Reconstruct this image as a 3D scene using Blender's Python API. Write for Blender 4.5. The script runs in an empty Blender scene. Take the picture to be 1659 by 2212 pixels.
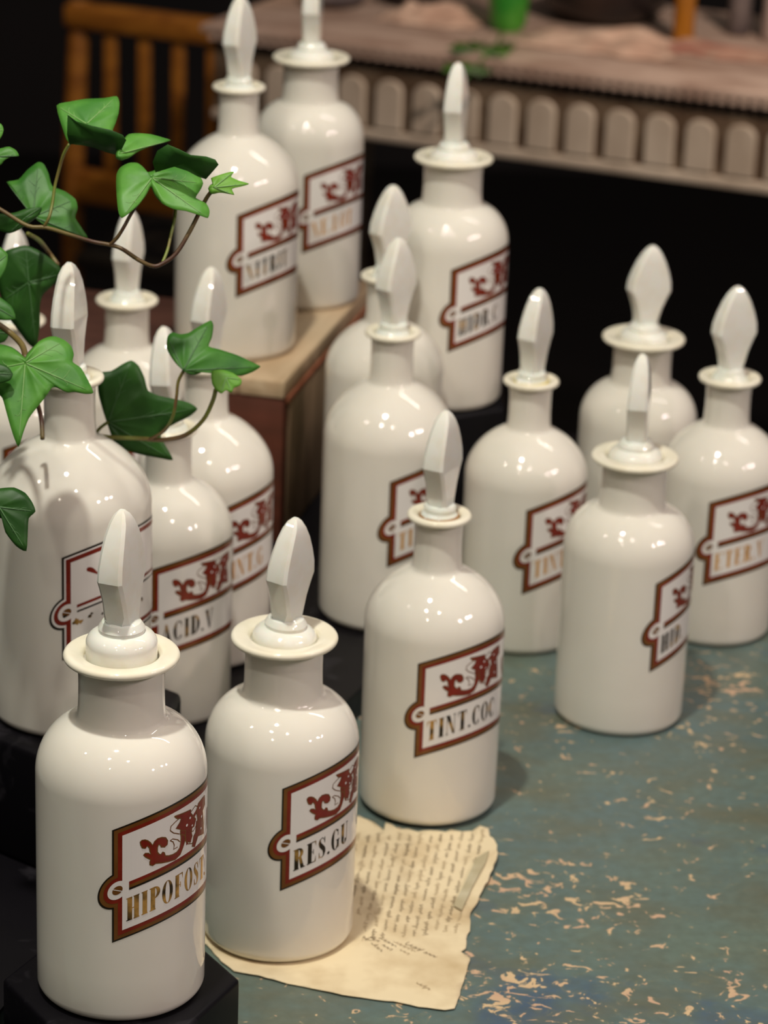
import bpy, bmesh, math, random
from mathutils import Vector, Matrix, noise
random.seed(7)
C = bpy.context.scene.collection
S = bpy.context.scene
PI = math.pi
TZ = 0.75                      # height of the painted table top above the floor

# ------------------------------------------------------------------ camera
cd = bpy.data.cameras.new('camera')
cam = bpy.data.objects.new('camera', cd)
C.objects.link(cam)
rot = Matrix(((0.9993156, -0.0369916, 0.0), (0.0132482, 0.3578947, -0.933668), (0.0345378, 0.9330289, 0.3581398)))
cam.matrix_world = Matrix.Translation((0, 0, TZ + .7545)) @ rot.to_4x4()
cd.sensor_fit = 'VERTICAL'
cd.sensor_height = 23.6
cd.sensor_width = 23.6 * .75
cd.lens = 6167 / 2212 * 23.6
cd.clip_start = .05
cd.dof.use_dof = True
cd.dof.focus_distance = 1.33
cd.dof.aperture_fstop = 7.4
S.camera = cam

# ------------------------------------------------------------------ light
w = bpy.data.worlds.new('room_light')
S.world = w
w.use_nodes = True
w.node_tree.nodes['Background'].inputs[0].default_value = (1.0, .88, .80, 1)
w.node_tree.nodes['Background'].inputs[1].default_value = .068
S.view_settings.view_transform = 'Standard'
S.view_settings.look = 'None'
S.view_settings.gamma = 1
S.view_settings.use_curve_mapping = False
S.view_settings.exposure = .50

def lamp(name, loc, target, power, col, size=.02, cone=60, blend=.5):
    l = bpy.data.lights.new(name, 'SPOT')
    l.energy = power
    l.color = col
    l.shadow_soft_size = size
    l.spot_size = math.radians(cone)
    l.spot_blend = blend
    o = bpy.data.objects.new(name, l)
    C.objects.link(o)
    o.location = loc
    o.rotation_euler = (Vector(target) - Vector(loc)).to_track_quat('-Z', 'Y').to_euler()
    return o
MID = (.05, 1.55, TZ + .1)
lamp('ceiling_spot_key', (-.24, .95, TZ + 1.90), MID, 60, (1.0, .97, .87), .035, 52)
lamp('ceiling_spot_left', (-.45, .42, TZ + 1.73), MID, 14, (1.0, .95, .84), .042, 50)
lamp('ceiling_spot_middle', (.22, .28, TZ + 1.73), MID, 8, (1.0, .90, .78), .040, 50)
lamp('ceiling_spot_right', (1.95, -.25, TZ + 1.70), MID, 30, (1.0, .81, .79), .055, 40)
lamp('ceiling_spot_right', (2.3, .33, TZ + 1.70), MID, 30, (1.0, .81, .79), .055, 40)
lamp('ceiling_spot_right', (2.58, .62, TZ + 1.70), MID, 22, (1.0, .81, .79), .055, 40)
lamp('ceiling_spot_far_left', (-1.3, .9, TZ + 1.73), MID, 5, (1.0, .90, .78), .035, 50)
lamp('ceiling_spot_rear', (-.52, -.45, TZ + 1.73), MID, 5, (1.0, .90, .78), .035, 50)
lamp('ceiling_spot_console', (.65, 1.95, TZ + 1.35), (.2, 3.4, TZ), 66, (1.0, .80, .68), .06, 70)
lamp('ceiling_spot_chair', (-.9, 3.0, TZ + 1.7), (-.36, 3.72, TZ + .12), 26, (1.0, .72, .42), .06, 22)
l_ = bpy.data.lights.new('ceiling_tube', 'AREA')
l_.shape = 'RECTANGLE'; l_.size = 1.0; l_.size_y = .03; l_.energy = 4; l_.color = (1, .92, .84)
o_ = bpy.data.objects.new('ceiling_tube', l_); C.objects.link(o_); o_.location = (.85, 2.1, TZ + 1.77)

# ------------------------------------------------------------------ helpers
def mat(name, col, rough=.5, metal=0, spec=.5, **kw):
    m = bpy.data.materials.new(name)
    m.use_nodes = True
    b = m.node_tree.nodes['Principled BSDF']
    b.inputs['Base Color'].default_value = (*col, 1)
    b.inputs['Roughness'].default_value = rough
    b.inputs['Metallic'].default_value = metal
    b.inputs['Specular IOR Level'].default_value = spec
    for k, v in kw.items():
        b.inputs[k.replace('_', ' ')].default_value = v
    return m

def nodes(m):
    return m.node_tree.nodes, m.node_tree.links, m.node_tree.nodes['Principled BSDF']

def noise_mix(m, c1, c2, scale=8, detail=4, lo=.4, hi=.6, stretch=(1, 1, 1), target=None, distort=0):
    """base colour = c1..c2 by procedural noise in object space"""
    n, l, b = nodes(m)
    tc = n.new('ShaderNodeTexCoord')
    mp = n.new('ShaderNodeMapping')
    mp.inputs['Scale'].default_value = stretch
    l.new(tc.outputs['Object'], mp.inputs[0])
    t = n.new('ShaderNodeTexNoise')
    t.inputs['Scale'].default_value = scale
    t.inputs['Detail'].default_value = detail
    t.inputs['Distortion'].default_value = distort
    l.new(mp.outputs[0], t.inputs['Vector'])
    r = n.new('ShaderNodeMapRange')
    r.inputs['From Min'].default_value = lo
    r.inputs['From Max'].default_value = hi
    l.new(t.outputs['Fac'], r.inputs['Value'])
    x = n.new('ShaderNodeMix')
    x.data_type = 'RGBA'
    for i, c in ((6, c1), (7, c2)):
        if hasattr(c, 'is_linked') or hasattr(c, 'node'):
            l.new(c, x.inputs[i])
        else:
            x.inputs[i].default_value = (*c, 1)
    l.new(r.outputs[0], x.inputs[0])
    l.new(x.outputs[2], b.inputs['Base Color'])
    return x.outputs[2], r.outputs[0]

def bump(m, scale, strength, dist=.001, stretch=(1, 1, 1), detail=3):
    n, l, b = nodes(m)
    tc = n.new('ShaderNodeTexCoord')
    mp = n.new('ShaderNodeMapping')
    mp.inputs['Scale'].default_value = stretch
    l.new(tc.outputs['Object'], mp.inputs[0])
    t = n.new('ShaderNodeTexNoise')
    t.inputs['Scale'].default_value = scale
    t.inputs['Detail'].default_value = detail
    l.new(mp.outputs[0], t.inputs['Vector'])
    bp = n.new('ShaderNodeBump')
    bp.inputs['Strength'].default_value = strength
    bp.inputs['Distance'].default_value = dist
    l.new(t.outputs['Fac'], bp.inputs['Height'])
    l.new(bp.outputs[0], b.inputs['Normal'])

def obj(name, bm, mats, parent=None, smooth=None, loc=None):
    me = bpy.data.meshes.new(name)
    bmesh.ops.recalc_face_normals(bm, faces=bm.faces[:]) if smooth != 'keep' else None
    bm.to_mesh(me)
    bm.free()
    for m in (mats if isinstance(mats, (list, tuple)) else [mats]):
        me.materials.append(m)
    if smooth is not None and smooth != 'keep':
        me.shade_smooth()
        if smooth < 180:
            me.set_sharp_from_angle(angle=math.radians(smooth))
    o = bpy.data.objects.new(name, me)
    C.objects.link(o)
    if parent:
        o.parent = parent
    if loc:
        o.location = loc
    return o

def tag(o, label=None, cat=None, group=None, kind=None):
    if label: o['label'] = label
    if cat: o['category'] = cat
    if group: o['group'] = group
    if kind: o['kind'] = kind
    return o

def empty(name, loc, rz=0):
    o = bpy.data.objects.new(name, None)
    C.objects.link(o)
    o.location = loc
    o.rotation_euler = (0, 0, rz)
    o.empty_display_size = .02
    return o

def box(bm, x0, y0, z0, x1, y1, z1, bev=0, mi=0):
    vs = [bm.verts.new((x, y, z)) for z in (z0, z1) for y in (y0, y1) for x in (x0, x1)]
    fs = [bm.faces.new([vs[i] for i in f]) for f in ((0, 2, 3, 1), (4, 5, 7, 6), (0, 1, 5, 4), (2, 6, 7, 3), (0, 4, 6, 2), (1, 3, 7, 5))]
    for f in fs: f.material_index = mi
    if bev:
        es = list({e for f in fs for e in f.edges})
        bmesh.ops.bevel(bm, geom=es, offset=bev, segments=2, affect='EDGES', profile=.5)

def prism(bm, pts, z0, z1, bev=0, mi=0):
    a = [bm.verts.new((x, y, z0)) for x, y in pts]
    b = [bm.verts.new((x, y, z1)) for x, y in pts]
    n = len(pts)
    fs = [bm.faces.new(a[::-1]), bm.faces.new(b)]
    fs += [bm.faces.new((a[i], a[(i + 1) % n], b[(i + 1) % n], b[i])) for i in range(n)]
    for f in fs: f.material_index = mi
    if bev:
        es = list({e for f in fs for e in f.edges})
        bmesh.ops.bevel(bm, geom=es, offset=bev, segments=3, affect='EDGES', profile=.5)

def lathe(bm, prof, seg=96, mi=0, cap0=True, cap1=True):
    """prof: list of (r, z) from bottom to top"""
    rings = []
    for r, z in prof:
        rings.append([bm.verts.new((r * math.sin(2 * PI * i / seg), -r * math.cos(2 * PI * i / seg), z)) for i in range(seg)])
    for a, b in zip(rings, rings[1:]):
        for i in range(seg):
            j = (i + 1) % seg
            bm.faces.new((a[i], a[j], b[j], b[i])).material_index = mi
    if cap0: bm.faces.new(rings[0][::-1]).material_index = mi
    if cap1: bm.faces.new(rings[-1]).material_index = mi
    return rings

def tube(bm, pts, rads, seg=8, mi=0):
    pts = [Vector(p) for p in pts]
    if not isinstance(rads, (list, tuple)): rads = [rads] * len(pts)
    # smooth with catmull-rom
    P, R_ = [], []
    for i in range(len(pts) - 1):
        p0 = pts[max(i - 1, 0)]; p1 = pts[i]; p2 = pts[i + 1]; p3 = pts[min(i + 2, len(pts) - 1)]
        for k in range(4):
            t = k / 4
            P.append(.5 * ((2 * p1) + (-p0 + p2) * t + (2 * p0 - 5 * p1 + 4 * p2 - p3) * t * t + (-p0 + 3 * p1 - 3 * p2 + p3) * t ** 3))
            R_.append(rads[i] * (1 - t) + rads[i + 1] * t)
    P.append(pts[-1]); R_.append(rads[-1])
    rings = []
    for i, p in enumerate(P):
        d = (P[min(i + 1, len(P) - 1)] - P[max(i - 1, 0)]).normalized()
        a = d.orthogonal().normalized() if not rings else (prev - d * prev.dot(d)).normalized()
        prev = a
        b = d.cross(a)
        rings.append([bm.verts.new(p + (a * math.cos(2 * PI * k / seg) + b * math.sin(2 * PI * k / seg)) * R_[i]) for k in range(seg)])
    for a, b in zip(rings, rings[1:]):
        for i in range(seg):
            bm.faces.new((a[i], a[(i + 1) % seg], b[(i + 1) % seg], b[i])).material_index = mi
    bm.faces.new(rings[0][::-1]).material_index = mi
    bm.faces.new(rings[-1]).material_index = mi

# ------------------------------------------------------------------ materials
M = {}
M['opal'] = mat('opal_glass', (.80, .765, .685), .045, 0, .5, Subsurface_Weight=.22, Subsurface_Scale=.012)
M['opal'].node_tree.nodes['Principled BSDF'].inputs['Subsurface Radius'].default_value = (1, .8, .6)
noise_mix(M['opal'], (.78, .745, .655), (.745, .705, .61), 14, 3, .35, .7)
M['rim'] = mat('cream_glass', (.86, .80, .64), .05)
noise_mix(M['rim'], (.87, .82, .67), (.83, .76, .58), 60, 3, .35, .7)
M['stopper'] = mat('stopper_glass', (.80, .80, .71), .05, 0, .5, Subsurface_Weight=.15, Subsurface_Scale=.008)
noise_mix(M['stopper'], (.82, .81, .73), (.78, .74, .62), 90, 3, .45, .75)
M['stain'] = mat('brown_residue', (.32, .16, .05), .5)
M['ystain'] = mat('yellow_residue', (.62, .48, .12), .4)
M['black'] = mat('label_black', (.018, .012, .006), .2)
M['brown'] = mat('label_brown_gold', (.23, .095, .018), .22, .25)
noise_mix(M['brown'], (.17, .062, .012), (.23, .095, .02), 90, 3, .35, .7)
M['red'] = mat('label_red', (.25, .022, .008), .22)
noise_mix(M['red'], (.17, .014, .006), (.23, .022, .010), 150, 3, .35, .7)
M['white'] = mat('label_white', (.80, .765, .715), .05, 0, .5)
M['gold'] = mat('letter_gold', (.62, .30, .07), .3, .55)
noise_mix(M['gold'], (.75, .40, .10), (.05, .03, .012), 95, 3, .40, .62)
M['darkgold'] = mat('letter_dark_gold', (.1, .06, .02), .3, .4)
noise_mix(M['darkgold'], (.50, .28, .07), (.028, .018, .008), 110, 3, .32, .48)
M['palegold'] = mat('letter_pale_gold', (.66, .38, .13), .35, .1)
noise_mix(M['palegold'], (.66, .36, .11), (.52, .27, .08), 120, 3, .35, .65)
M['blackwood'] = mat('black_lacquer', (.012, .011, .013), .42, 0, .16)
noise_mix(M['blackwood'], (.0035, .003, .0042), (.024, .022, .026), 38, 8, .58, .80, (1, 1, 1), distort=1.2)

# ---- traced geometry, world metres
LEAVES=[
((-0.1805, 1.3452, 1.0605),[(-0.1808, 1.3471, 1.0628),(-0.1792, 1.349, 1.0651),(-0.1743, 1.3528, 1.0697),(-0.1701, 1.3542, 1.0715),(-0.1664, 1.3545, 1.0719),(-0.1617, 1.3532, 1.0705),(-0.1582, 1.3512, 1.0681),(-0.1566, 1.3484, 1.0648),(-0.157, 1.3459, 1.0617),(-0.1526, 1.3439, 1.0594),(-0.1488, 1.3399, 1.0548),(-0.1455, 1.3356, 1.0496),(-0.1494, 1.335, 1.0489),(-0.1547, 1.3356, 1.0495),(-0.1586, 1.3354, 1.0492),(-0.1633, 1.3369, 1.0509),(-0.1663, 1.3369, 1.0508),(-0.1691, 1.3337, 1.0469),(-0.1728, 1.3302, 1.0427),(-0.1765, 1.3262, 1.0379),(-0.1786, 1.3214, 1.0322),(-0.1803, 1.3165, 1.0264),(-0.183, 1.3198, 1.0302),(-0.1853, 1.3237, 1.0348),(-0.1882, 1.3292, 1.0412),(-0.1903, 1.3331, 1.0458),(-0.1935, 1.3349, 1.048),(-0.1988, 1.3369, 1.0503),(-0.2035, 1.3416, 1.0558),(-0.2035, 1.3471, 1.0624),(-0.1986, 1.3504, 1.0664),(-0.1937, 1.3514, 1.0677),(-0.1878, 1.3505, 1.0667),(-0.1837, 1.3487, 1.0646)],[5, 11, 21, 28],0),
((-0.1925, 1.3337, 1.0585),[(-0.1962, 1.3359, 1.062),(-0.1917, 1.3362, 1.0626),(-0.1875, 1.3354, 1.0613),(-0.185, 1.3336, 1.0584),(-0.1862, 1.332, 1.0557),(-0.19, 1.3313, 1.0544),(-0.1956, 1.3308, 1.0536)],[3],2),
((-0.1948, 1.47, 1.0648),[(-0.2103, 1.4714, 1.0767),(-0.2066, 1.472, 1.0817),(-0.1967, 1.4725, 1.0846),(-0.1875, 1.4721, 1.0809),(-0.1785, 1.4713, 1.074),(-0.1775, 1.4708, 1.0699),(-0.1824, 1.4699, 1.0632),(-0.1873, 1.4693, 1.0583),(-0.1888, 1.4685, 1.052),(-0.1887, 1.4673, 1.0425),(-0.1906, 1.4656, 1.0294),(-0.1951, 1.4659, 1.0318),(-0.2001, 1.4666, 1.0384),(-0.2047, 1.4674, 1.0445),(-0.2089, 1.4686, 1.0543),(-0.2114, 1.4698, 1.0642)],[2, 5, 10, 14],2),
((-0.1977, 1.3674, 1.1044),[(-0.2007, 1.3733, 1.1127),(-0.1961, 1.3726, 1.1118),(-0.1919, 1.3703, 1.1086),(-0.1923, 1.3661, 1.1026),(-0.1949, 1.3628, 1.098),(-0.1993, 1.3615, 1.096)],[2],1),
((-0.1999, 1.3883, 1.0752),[(-0.204, 1.3932, 1.0826),(-0.1991, 1.3914, 1.0799),(-0.1929, 1.3888, 1.076),(-0.1904, 1.3854, 1.0708),(-0.1955, 1.3848, 1.0698),(-0.2031, 1.3858, 1.0712)],[3],1),
((-0.2022, 1.403, 1.0575),[(-0.2059, 1.4044, 1.0613),(-0.1988, 1.4042, 1.0607),(-0.1962, 1.4029, 1.0572),(-0.1985, 1.4013, 1.0531),(-0.2056, 1.4009, 1.052)],[2],2),
((-0.1861, 1.4245, 1.1137),[(-0.192, 1.4306, 1.1224),(-0.1952, 1.433, 1.1258),(-0.2012, 1.4351, 1.1287),(-0.195, 1.4359, 1.13),(-0.1906, 1.4392, 1.1347),(-0.1854, 1.4415, 1.1383),(-0.1824, 1.4409, 1.1373),(-0.1797, 1.438, 1.1332),(-0.1774, 1.4341, 1.1277),(-0.1707, 1.4326, 1.1256),(-0.165, 1.4303, 1.1223),(-0.1635, 1.4274, 1.1182),(-0.1644, 1.4245, 1.114),(-0.1607, 1.4213, 1.1094),(-0.1572, 1.4182, 1.105),(-0.1633, 1.4191, 1.1062),(-0.1717, 1.4201, 1.1076),(-0.1785, 1.4212, 1.109),(-0.1828, 1.4234, 1.1121),(-0.1886, 1.4259, 1.1157)],[2, 5, 10, 14],1),
((-0.1875, 1.4049, 1.1184),[(-0.2052, 1.4051, 1.1196),(-0.2005, 1.4052, 1.1198),(-0.1934, 1.4054, 1.1205),(-0.1864, 1.406, 1.123),(-0.1794, 1.4063, 1.1239),(-0.1803, 1.4055, 1.1205),(-0.184, 1.4046, 1.117),(-0.1909, 1.4034, 1.1122),(-0.1956, 1.4029, 1.1104),(-0.2003, 1.4032, 1.1114),(-0.205, 1.4036, 1.1133)],[4, 8],2),
((-0.1997, 1.3912, 1.1663),[(-0.2027, 1.3933, 1.1699),(-0.1976, 1.3929, 1.1693),(-0.1961, 1.3913, 1.1666),(-0.1976, 1.389, 1.1627),(-0.2021, 1.3882, 1.1613)],[2],0),
((-0.1986, 1.3866, 1.1543),[(-0.2022, 1.3883, 1.1568),(-0.1977, 1.389, 1.1577),(-0.1932, 1.3896, 1.1587),(-0.1896, 1.3885, 1.1572),(-0.188, 1.3868, 1.1549),(-0.1917, 1.3866, 1.1545),(-0.195, 1.3855, 1.1528),(-0.1971, 1.3839, 1.1505),(-0.2018, 1.3845, 1.1514)],[4],1),
((-0.1555, 1.3978, 1.1697),[(-0.1716, 1.4072, 1.1763),(-0.1654, 1.4092, 1.178),(-0.1574, 1.4108, 1.1794),(-0.1482, 1.4114, 1.18),(-0.142, 1.4124, 1.181),(-0.1402, 1.4091, 1.1785),(-0.1401, 1.4035, 1.1743),(-0.1412, 1.398, 1.1702),(-0.1422, 1.3939, 1.1671),(-0.1388, 1.388, 1.1628),(-0.1395, 1.3832, 1.1592),(-0.1513, 1.3864, 1.1613),(-0.1629, 1.3876, 1.162),(-0.167, 1.3948, 1.1672)],[0, 4],0),
((-0.1373, 1.38, 1.1596),[(-0.1361, 1.3862, 1.165),(-0.1336, 1.3893, 1.1674),(-0.1287, 1.3906, 1.1677),(-0.123, 1.3912, 1.1673),(-0.1179, 1.391, 1.1662),(-0.1128, 1.3905, 1.1648),(-0.117, 1.3885, 1.1637),(-0.1225, 1.386, 1.1625),(-0.128, 1.3828, 1.1605),(-0.1326, 1.3791, 1.1579),(-0.1361, 1.3774, 1.157),(-0.1389, 1.3779, 1.158),(-0.1388, 1.3812, 1.1609)],[5],0),
((-0.1205, 1.3721, 1.1501),[(-0.123, 1.3745, 1.1522),(-0.1255, 1.3769, 1.1543),(-0.1284, 1.3784, 1.1557),(-0.1325, 1.3779, 1.1556),(-0.1364, 1.3754, 1.1538),(-0.1379, 1.3721, 1.1513),(-0.1376, 1.3669, 1.147),(-0.1364, 1.3593, 1.1409),(-0.1351, 1.3539, 1.1365),(-0.1333, 1.3517, 1.1346),(-0.1297, 1.3545, 1.1366),(-0.1256, 1.3588, 1.1398),(-0.1229, 1.3631, 1.143),(-0.1206, 1.3677, 1.1465),(-0.1179, 1.3636, 1.143),(-0.114, 1.3602, 1.1401),(-0.1083, 1.3584, 1.1382),(-0.1024, 1.3581, 1.1376),(-0.0959, 1.3568, 1.1361),(-0.0915, 1.3559, 1.1351),(-0.0909, 1.3592, 1.1377),(-0.0928, 1.3625, 1.1405),(-0.0982, 1.3646, 1.1426),(-0.0964, 1.3683, 1.1454),(-0.0951, 1.372, 1.1483),(-0.0975, 1.3757, 1.1514),(-0.1034, 1.3777, 1.1535),(-0.1111, 1.3792, 1.1552),(-0.1172, 1.3786, 1.1551),(-0.1195, 1.3757, 1.153)],[9, 19, 24],0),
((-0.0893, 1.363, 1.1487),[(-0.0911, 1.3636, 1.1496),(-0.0888, 1.3651, 1.1512),(-0.0909, 1.366, 1.1525),(-0.0873, 1.3674, 1.1537),(-0.0847, 1.3683, 1.1545),(-0.0798, 1.3696, 1.1555),(-0.0812, 1.3675, 1.1532),(-0.0773, 1.3666, 1.1517),(-0.0722, 1.366, 1.1504),(-0.0757, 1.3647, 1.1493),(-0.0804, 1.3634, 1.1482),(-0.0791, 1.3614, 1.1458),(-0.0828, 1.3615, 1.1463),(-0.0864, 1.3615, 1.1466),(-0.0902, 1.3606, 1.146),(-0.0919, 1.3622, 1.1481)],[5, 8, 11],3),
((-0.1511, 1.4579, 0.9914),[(-0.154, 1.459, 0.998),(-0.1567, 1.4607, 1.0079),(-0.1563, 1.4623, 1.0176),(-0.1499, 1.4626, 1.0191),(-0.1437, 1.4633, 1.0231),(-0.139, 1.4637, 1.0252),(-0.135, 1.4633, 1.0224),(-0.1318, 1.4623, 1.0163),(-0.1297, 1.4611, 1.0093),(-0.1234, 1.4607, 1.0066),(-0.1146, 1.4605, 1.0051),(-0.1071, 1.4603, 1.0034),(-0.1027, 1.4598, 1.0003),(-0.1064, 1.4591, 0.9964),(-0.1131, 1.4584, 0.9927),(-0.1212, 1.4576, 0.9879),(-0.1222, 1.4569, 0.9841),(-0.1185, 1.4559, 0.9779),(-0.1154, 1.4549, 0.972),(-0.1227, 1.455, 0.9728),(-0.1328, 1.4552, 0.9744),(-0.1411, 1.4555, 0.9766),(-0.1472, 1.456, 0.98),(-0.1493, 1.4568, 0.9849)],[5, 12, 18],2),
((-0.1074, 1.4162, 1.0362),[(-0.1102, 1.4174, 1.0383),(-0.1135, 1.4194, 1.0416),(-0.1167, 1.4223, 1.0461),(-0.1166, 1.426, 1.0513),(-0.1143, 1.4275, 1.0532),(-0.1099, 1.4273, 1.0524),(-0.1056, 1.4282, 1.0531),(-0.1005, 1.4307, 1.056),(-0.0946, 1.4331, 1.0588),(-0.093, 1.4316, 1.0565),(-0.0934, 1.428, 1.0513),(-0.0949, 1.4249, 1.0471),(-0.089, 1.4245, 1.0457),(-0.0792, 1.4235, 1.0431),(-0.0705, 1.4218, 1.0397),(-0.0673, 1.4211, 1.0382),(-0.0715, 1.419, 1.0357),(-0.077, 1.4173, 1.034),(-0.0823, 1.4174, 1.0348),(-0.0877, 1.4181, 1.0364),(-0.0933, 1.4183, 1.0374),(-0.098, 1.4164, 1.0353),(-0.1034, 1.4152, 1.0342)],[3, 8, 15],1),
((-0.0846, 1.4076, 1.0361),[(-0.0922, 1.4096, 1.0385),(-0.0867, 1.4102, 1.0393),(-0.0811, 1.4091, 1.0381),(-0.0764, 1.4069, 1.0354),(-0.0769, 1.405, 1.033),(-0.0802, 1.404, 1.0317),(-0.0813, 1.4023, 1.0297),(-0.0842, 1.4031, 1.0306),(-0.0865, 1.4019, 1.0291),(-0.0895, 1.4032, 1.0306),(-0.0916, 1.4054, 1.0333)],[3, 6, 8],3),
((-0.1867, 1.2915, 1.0043),[(-0.1934, 1.2953, 1.0111),(-0.1867, 1.2959, 1.0123),(-0.18, 1.2962, 1.0129),(-0.1743, 1.295, 1.0107),(-0.1707, 1.2928, 1.0069),(-0.1689, 1.2907, 1.003),(-0.172, 1.289, 0.9999),(-0.1721, 1.2858, 0.9939),(-0.1723, 1.2813, 0.9858),(-0.1774, 1.2825, 0.9878),(-0.1829, 1.2856, 0.9935),(-0.185, 1.2889, 0.9994),(-0.1905, 1.2896, 1.0008)],[5, 8],2),
]
FLAPS=[
([(-0.1635, 1.3856, 1.1769),(-0.159, 1.3835, 1.1743),(-0.1507, 1.3808, 1.1729),(-0.1413, 1.3783, 1.1718),(-0.1355, 1.3775, 1.1697),(-0.1338, 1.3785, 1.1669),(-0.1366, 1.3816, 1.1609),(-0.1396, 1.3847, 1.1579),(-0.1432, 1.386, 1.1584),(-0.1513, 1.3869, 1.1607),(-0.1583, 1.3873, 1.1618),(-0.1629, 1.3873, 1.1618),(-0.1638, 1.3851, 1.1672)],2),
([(-0.1185, 1.3692, 1.1537),(-0.1197, 1.3671, 1.1593),(-0.1173, 1.3651, 1.1655),(-0.1121, 1.3624, 1.1695),(-0.1067, 1.3607, 1.1679),(-0.1005, 1.3587, 1.1656),(-0.093, 1.3586, 1.1652),(-0.0884, 1.3581, 1.1639),(-0.0868, 1.3582, 1.1614),(-0.0896, 1.36, 1.1576),(-0.0931, 1.3624, 1.1529),(-0.0972, 1.3648, 1.1535),(-0.1026, 1.3677, 1.1554),(-0.1104, 1.3704, 1.157),(-0.1154, 1.371, 1.1557)],2),
]
STEMS=[
('vine',[(-0.2026, 1.3878, 1.1296),(-0.1955, 1.3864, 1.126),(-0.1836, 1.3841, 1.1199),(-0.1743, 1.3839, 1.1194),(-0.162, 1.3779, 1.1179),(-0.1498, 1.372, 1.1164),(-0.1424, 1.3716, 1.1154),(-0.1354, 1.371, 1.1137),(-0.126, 1.3642, 1.11),(-0.1186, 1.3584, 1.1089),(-0.1141, 1.3589, 1.1101),(-0.1074, 1.3608, 1.115),(-0.101, 1.3648, 1.1255),(-0.0967, 1.3681, 1.1342),(-0.093, 1.3659, 1.1424),(-0.0902, 1.3643, 1.1467)],0.0011,0),
('petiole',[(-0.1755, 1.384, 1.1197),(-0.1729, 1.3838, 1.1247),(-0.1717, 1.3882, 1.1307),(-0.1709, 1.3911, 1.1383),(-0.1687, 1.3925, 1.1476),(-0.1662, 1.3914, 1.1557),(-0.1632, 1.3902, 1.1611)],0.0008,1),
('petiole',[(-0.1415, 1.3715, 1.115),(-0.1377, 1.3708, 1.1189),(-0.1341, 1.371, 1.1249),(-0.1308, 1.3754, 1.1309),(-0.1261, 1.3764, 1.1391),(-0.1208, 1.3758, 1.1487)],0.0009,0),
('petiole',[(-0.1141, 1.3589, 1.1101),(-0.1118, 1.3633, 1.116),(-0.1104, 1.3681, 1.123),(-0.109, 1.373, 1.13),(-0.1089, 1.3774, 1.136)],0.0008,1),
('vine',[(-0.2018, 1.3766, 1.0726),(-0.197, 1.3756, 1.0699),(-0.191, 1.3741, 1.066),(-0.1842, 1.3626, 1.064),(-0.1807, 1.3498, 1.0612)],0.0016,0),
('petiole',[(-0.1924, 1.4503, 1.0972),(-0.1887, 1.4684, 1.0886),(-0.186, 1.4856, 1.0774),(-0.1807, 1.4832, 1.0713)],0.0012,1),
('vine',[(-0.1658, 1.4703, 0.9817),(-0.1584, 1.4603, 0.9836),(-0.1501, 1.4456, 0.9872),(-0.1327, 1.4409, 0.9888),(-0.1195, 1.4314, 0.9919),(-0.1062, 1.4183, 0.9997),(-0.0969, 1.4165, 1.0089),(-0.0919, 1.4153, 1.0198),(-0.09, 1.4109, 1.028)],0.0012,1),
('petiole',[(-0.1584, 1.46, 0.9829),(-0.1556, 1.4595, 0.9872),(-0.151, 1.457, 0.9917)],0.0009,1),
('petiole',[(-0.126, 1.4352, 0.9908),(-0.1177, 1.4237, 0.9999),(-0.1128, 1.417, 1.0102),(-0.111, 1.4176, 1.0203),(-0.1102, 1.4188, 1.0289),(-0.1075, 1.418, 1.0352)],0.0009,1),
('petiole',[(-0.1799, 1.3815, 1.0294),(-0.1784, 1.3838, 1.0216),(-0.1772, 1.3817, 1.0161),(-0.1759, 1.3742, 1.0105)],0.0012,0),
]
PAPER=[(-0.0972,1.3337),(-0.0887,1.3245),(-0.0824,1.3152),(-0.0755,1.3027),(-0.0689,1.2933),(-0.0555,1.2895),(-0.0408,1.2827),(-0.0216,1.2771),(-0.0120,1.2732),(0.0141,1.2687),(0.0270,1.2646),(0.0400,1.2619),(0.0452,1.2641),(0.0471,1.2729),(0.0510,1.2963),(0.0542,1.3166),(0.0501,1.3192),(0.0492,1.3220),(0.0516,1.3251),(0.0533,1.3400),(0.0551,1.3628),(0.0597,1.3813),(0.0666,1.4056),(0.0710,1.4278),(0.0700,1.4416),(0.0675,1.4498),(0.0664,1.4583),(0.0612,1.4624),(0.0571,1.4575),(0.0519,1.4588),(0.0453,1.4612),(0.0413,1.4580),(0.0333,1.4596),(0.0254,1.4573),(0.0201,1.4603),(0.0148,1.4599),(0.0107,1.4653),(0.0072,1.4679),(0.0063,1.4563),(0.0015,1.4622),(-0.0013,1.4690),(-0.0039,1.4676),(-0.0080,1.4713),(-0.0119,1.4693),(-0.0174,1.4723),(-0.0278,1.4651),(-0.0530,1.4374),(-0.0763,1.3919),(-0.0916,1.3568)]
LINES=[(-0.0076,1.4524,-0.0200,1.3247),(-0.0016,1.4494,-0.0145,1.3261),(0.0043,1.4533,-0.0091,1.3275),(0.0102,1.4504,-0.0036,1.3289),(0.0161,1.4542,0.0019,1.3303),(0.0221,1.4513,0.0074,1.3317),(0.0280,1.4552,0.0129,1.3330),(0.0340,1.4523,0.0184,1.3344),(0.0399,1.4561,0.0240,1.3358),(0.0458,1.4532,0.0295,1.3373),(0.0518,1.4571,0.0351,1.3387),(0.0577,1.4542,0.0406,1.3401),(0.0638,1.4581,0.0462,1.3415)]

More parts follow.
